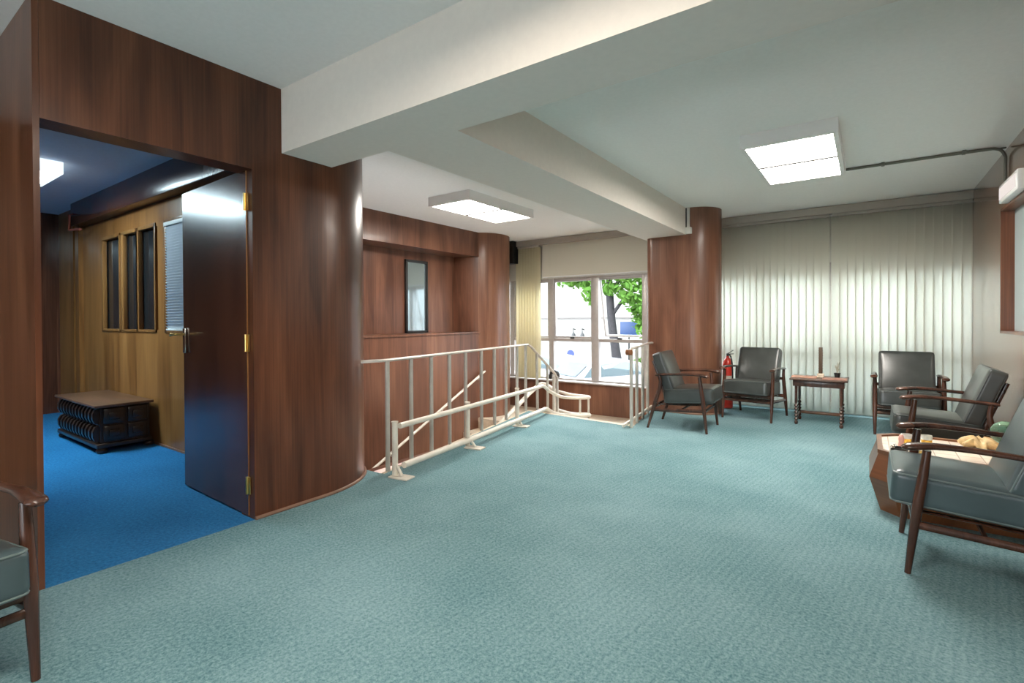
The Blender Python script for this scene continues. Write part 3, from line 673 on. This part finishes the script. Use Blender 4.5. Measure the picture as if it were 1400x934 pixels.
bm = lathe(nb(), [(.036, 0), (.042, .006), (.042, .024), (.036, .024), (.030, .010)], 24); obj('dish', bm, DARKMETAL, ash)
bm = nb()
for k in range(4):
    a = k*PI/2+.5; tube(bm, [(.03*math.cos(a), .03*math.sin(a), .022), (.045*math.cos(a), .045*math.sin(a), .032)], .007, n=8)
obj('rests', bm, CHROME, ash)
bm = lathe(nb(), [(.016, 0), (.018, .004), (.012, .03), (.016, .055), (.010, .075), (.003, .08)], 16); o = obj('figurine', bm, mat('pink_china', (.80, .42, .36), .3), loc=(.165, 3.89, ZT)); tag(o, 'tiny pink china figurine between the ashtray and the gold cups', 'figurine')
# crumpled gold shell dish
bm = nb(); bmesh.ops.create_icosphere(bm, subdivisions=4, radius=.075)
for v in bm.verts:
    c = v.co.copy(); a = math.atan2(c.y, c.x)
    k = 1+.14*math.sin(a*7+c.z*30)+.08*math.sin(a*13)
    v.co = Vector((c.x*k*1.15, c.y*k*.85, (c.z*.55 if c.z > 0 else c.z*.3)+.014*math.sin(a*5)))
    v.co.z = max(v.co.z, -.02)
bmesh.ops.translate(bm, verts=bm.verts, vec=(0, 0, .02))

for v in bm.verts: v.co.z = max(v.co.z, 0)
o = obj('shell_ornament', bm, mat('gold_shell', (.78, .55, .28), .35, noise=.35, nscale=18), loc=(.552, 4.13, ZT+.002)); tag(o, 'lumpy gold and cream shell ornament towards the right of the coffee table', 'shell')
bm = nb(); bmesh.ops.create_icosphere(bm, subdivisions=3, radius=.035)
for v in bm.verts: v.co.z = max(v.co.z*.5, -.008)+.008; v.co.x *= 1.3
o = obj('dish', bm, mat('white_china', (.75, .80, .78), .2), loc=(.555, 3.985, ZT)); tag(o, 'small white china dish in front of the gold shell ornament', 'dish')
gv = thing('glass_globe', 'green glass globe raised on thin stems at the right end of the coffee table', 'ornament', (.612, 3.80, ZT+.004))
gm, nt, b = new_mat('green_glass'); b.inputs['Base Color'].default_value = (.30, .55, .40, 1); b.inputs['Roughness'].default_value = .05; b.inputs['Transmission Weight'].default_value = .75; b.inputs['IOR'].default_value = 1.2
bm = lathe(nb(), [(.006, .095), (.030, .100), (.055, .122), (.064, .150), (.060, .180), (.044, .205), (.022, .218), (.004, .222)], 28); obj('globe', bm, gm, gv)
for k in range(3):
    a = k*2.1+.4; bm = nb(); tube(bm, smoothpath([(.035*math.cos(a), .035*math.sin(a), 0), (.012*math.cos(a), .012*math.sin(a), .05), (.02*math.cos(a), .02*math.sin(a), .11)], 4), .0045, n=8); obj('stem', bm, mat('green_stem', (.16, .20, .05), .4), gv)

# ------------------------------------------------------------------ carved chest in the blue room
ch = thing('carved_chest', 'low dark carved wooden chest on bun feet on the blue carpet', 'chest', (-6.0, 1.672, 0))
hx, hy = .545, .185
bm = nb(); box(bm, -hx, hx, -hy, hy, .07, .40, .004)
obj('body', bm, W_CHEST, ch, smooth=0)
bm = nb(); box(bm, -hx-.05, hx+.05, -hy-.05, hy+.02, .40, .424, .006); obj('lid', bm, W_CHESTTOP, ch)
bm = nb(); box(bm, -hx-.035, hx+.035, -hy-.035, hy+.01, .045, .085, .010, 3); obj('plinth', bm, W_CHEST, ch)
# rounded ribs in two tiers on the long front, carved panels on the end
for tier, z0 in ((0, .09), (1, .245)):
    n = 12
    for k in range(n):
        x = -hx+.045+k*(2*hx-.09)/(n-1)
        bm = nb(); prof = [(0, z0), (-.030, z0+.012), (-.045, z0+.05), (-.045, z0+.10), (-.028, z0+.135), (0, z0+.148)]
        a = [bm.verts.new((x-.020, -hy+p[0], p[1])) for p in prof]; c = [bm.verts.new((x+.020, -hy+p[0], p[1])) for p in prof]
        for i in range(len(prof)): j = (i+1) % len(prof); bm.faces.new((a[i], a[j], c[j], c[i]))
        bm.faces.new(a); bm.faces.new(c[::-1]); obj('carved_rib', bm, W_CHEST, ch, smooth=50)
for y0, y1 in ((-.165, -.01), (.01, .165)):
    for z0, z1 in ((.10, .235), (.25, .385)):
        bm = nb(); box(bm, hx-.002, hx+.022, y0, y1, z0, z1, .012, 2); box(bm, hx+.015, hx+.032, y0+.035, y1-.035, z0+.035, z1-.035, .010); obj('end_panel', bm, W_CHEST, ch)
for sx in (-1, 1):
    for sy in (-1, 1):
        bm = lathe(nb(), [(.020, 0), (.038, .008), (.044, .025), (.036, .042), (.022, .048)], 18, (sx*(hx-.0), sy*(hy-.01), 0)); obj('bun_foot', bm, W_CHEST, ch)
# pipe bracket under the inner beam
pb = nb(); tube(pb, [(-7.40, 1.80, 2.38), (-7.40, 1.76, 2.36), (-7.40, 1.76, 2.19), (-7.1, 1.78, 2.17)], .014, n=8)
o = obj('water_pipe', pb, mat('red_pipe', (.45, .12, .08), .4)); tag(o, 'thin reddish bent pipe hanging at the end of the beam in the blue room', 'pipe')

# ------------------------------------------------------------------ outside
GZ = -1.6
bm = nb(); box(bm, -40, 25, YF+.5, 60, GZ-.2, GZ); struct('street', bm, mat('asphalt', (.11, .11, .11), .9, noise=.15, nscale=3), smooth=0)
bm = nb(); box(bm, -40, 25, 23.5, 26, GZ, GZ+.15); struct('pavement', bm, mat('pavement_stone', (.16, .155, .15), .9, noise=.1, nscale=3), smooth=0)
fb = thing('building', 'pale rendered building across the street, seen through the stair window', 'building', (0, 26, GZ))
bm = nb(); box(bm, -40, 25, 0, 6, 0, 9); obj('wall', bm, mat('facade', (.20, .195, .185), .9, noise=.04, nscale=1), fb, smooth=0)
bm = nb(); box(bm, -40, 25, -.06, 0, 2.78, 2.86); obj('string_course', bm, mat('course', (.10, .09, .085), .9), fb, smooth=0)
for x in (-13.93, -13.36):
    q = thing('wall_lantern', 'dark wall lantern on the pale facade, %s the tree' % ('further from' if x < -13.6 else 'nearer to'), 'lantern', (x, 25.9, .1), 0, 'dark lanterns on the pale facade')
    bm = nb(); lathe(bm, [(.03, -.25), (.10, -.15), (.12, .15), (.04, .28), (.02, .36)], 8, (0, -.12, 0)); obj('lamp_body', bm, BLACK, q)
    bm = nb(); tube(bm, [(0, .1, .45), (0, -.12, .5), (0, -.12, .34)], .03, n=6); obj('bracket', bm, BLACK, q)
# cars
def car(x, y, rz, label, length=4.2):
    t = thing('car', label, 'car', (x, y, GZ), rz)
    CARP = mat('white_car_paint', (.24, .25, .27), .2, coat=.6)
    prof = [(-2.1, .35), (-2.1, .75), (-1.95, .88), (-1.35, .95), (-.75, 1.38), (-.3, 1.46), (.6, 1.46), (1.15, 1.36), (1.75, .98), (2.05, .9), (2.1, .6), (2.1, .35)]
    rings = []
    for yy, ins in ((-.85, .12), (-.84, 0), (-.6, 0), (0, 0), (.6, 0), (.84, 0), (.85, .12)):
        rings.append([(p[0]*(1-.02*(abs(yy) > .7)), yy*(1 if p[1] < 1.0 else .80), p[1]+(.03 if p[1] > 1.2 and abs(yy) < .3 else 0)-ins*.1) for p in prof])
    bm = loft(nb(), rings); obj('body', bm, CARP, t, smooth=35)
    gl = mat('car_glass', (.05, .08, .09), .08)
    bm = nb()
    vs = [(-1.30, -.64, 1.0), (-1.30, .64, 1.0), (-.78, .60, 1.375), (-.78, -.60, 1.375)]; bm.faces.new([bm.verts.new(Vector(v)+Vector((-.012, 0, .015))) for v in vs])
    bmesh.ops.solidify(bm, geom=bm.faces[:], thickness=.01); obj('windscreen', bm, gl, t)
    for s in (-1, 1):
        bm = nb(); pts_ = [(-1.15, .99), (-.70, 1.34), (.55, 1.40), (1.05, 1.32), (1.5, 1.0)]
        bm.faces.new([bm.verts.new((a, s*(.855 if z < 1.05 else .70), z)) for a, z in pts_]); bmesh.ops.solidify(bm, geom=bm.faces[:], thickness=.012); obj('side_window', bm, gl, t)
        for wx in (-1.35, 1.3):
            bm = nb(); tube(bm, [(wx, s*.70, .31), (wx, s*.87, .31)], .31, n=20); wh = obj('wheel', bm, BLACK, t)
            bm = nb(); tube(bm, [(wx, s*.86, .31), (wx, s*.885, .31)], .18, n=16); obj('hub_cap', bm, CHROME, wh)
    return t
car(-10.2, 16.2, 0, 'white parked car seen side-on in the street, further left under the stair window')
car(-7.15, 14.9, math.radians(62), 'white car parked at an angle nearer the tree trunk outside')
# tree
tr = thing('tree', 'street tree with slim dark trunk and bright green leaves outside the stair window', 'tree', (-8.95, 20, GZ))
bm = nb(); tube(bm, smoothpath([(.35, 0, 0), (.2, 0, 1.2), (0, 0, 2.6), (-.1, 0, 4.0), (-.15, 0, 5.6)], 4), [.26, .24, .22, .21, .2, .19, .185, .18, .175, .17, .165, .16, .15, .14, .13, .12, .1], n=12)
for a, b_ in (((-.05, 0, 3.6), (-1.9, -.2, 5.3)), ((-.1, 0, 3.9), (1.6, .2, 5.2)), ((-.1, 0, 4.6), (.6, .5, 6.2)), ((0, 0, 2.9), (1.2, -.2, 4.0))):
    tube(bm, smoothpath([a, ((a[0]+b_[0])/2, a[1], (a[2]+b_[2])/2+.2), b_], 3), [.09, .08, .075, .065, .06, .05, .04], n=8)
obj('trunk', bm, mat('bark', (.014, .012, .014), .9, noise=.3, nscale=6), tr)
def leaves(bm, c, rr, n, size=.13):
    for _ in range(n):
        while True:
            p = Vector((random.uniform(-1, 1), random.uniform(-1, 1), random.uniform(-1, 1)))
            if p.length < 1: break
        p = Vector((c[0]+p.x*rr[0], c[1]+p.y*rr[1], c[2]+p.z*rr[2])); R = Matrix.Rotation(random.uniform(0, 6.3), 3, Vector((random.random()-.5, random.random()-.5, random.random()-.5)).normalized())
        s = size*random.uniform(.7, 1.4)
        bm.faces.new([bm.verts.new(p+R @ Vector(q)*s) for q in ((-1, 0, 0), (-.3, .5, .1), (.5, .45, .05), (1.1, 0, 0), (.5, -.45, .05), (-.3, -.5, .1))])
LEAF = cloth_translucent('leaves', (.07, .15, .03), .35, (.19, .33, .07))
bm = nb()
for c, rr, n in (((-1.7, 0, 4.9), (1.35, 1, .8), 900), ((-.9, 0, 4.1), (.5, .6, .8), 260), ((1.3, 0, 4.3), (1.1, .9, 1.4), 1100), ((1.5, .2, 2.9), (.7, .6, 1.0), 520), ((.2, 0, 5.4), (1.6, 1, .9), 800), ((.0, -.3, 4.3), (.5, .4, .6), 120)): leaves(bm, c, rr, n, .12)
obj('crown', bm, LEAF, tr, smooth=0)
for (x, y, s, lb_) in ((-6.6, 18.2, .8, 'low leafy shrub on the pavement right of the tree trunk'), (-8.3, 21.6, .7, 'small leafy shrub growing behind the tree trunk')):
    t = thing('shrub', lb_, 'shrub', (x, y, GZ)); bm = nb(); leaves(bm, (0, 0, .75*s), (.8*s, .5*s, .7*s), 420, .10); obj('foliage', bm, LEAF, t, smooth=0)
    bm = nb()
    for k in range(4): tube(bm, [(0, 0, 0), (.3*math.cos(k*1.6), .3*math.sin(k*1.6), .7*s)], .02, n=6)
    obj('stem', bm, mat('shrub_stem', (.12, .09, .06), .9), t)
sg = thing('blue_sign', 'rectangular blue sign board on a post near the tree outside', 'sign', (-9.0, 22, GZ))
bm = nb(); box(bm, -.42, .42, -.03, .03, 2.0, 2.62, .01); obj('board', bm, mat('sign_blue', (.008, .035, .12), .5), sg)
bm = nb(); tube(bm, [(0, 0, 0), (0, 0, 2.05)], .04, n=8); obj('post', bm, DARKMETAL, sg)
sg = thing('round_sign', 'small round blue traffic sign on a pole behind the white car', 'sign', (-12.04, 22, GZ))
bm = nb(); tube(bm, [(0, -.02, 1.03), (0, .0, 1.03)], .20, n=20); obj('disc', bm, mat('disc_blue', (.006, .02, .12), .4), sg)
bm = nb(); tube(bm, [(0, .02, 0), (0, .02, 1.05)], .03, n=8); obj('pole', bm, DARKMETAL, sg)
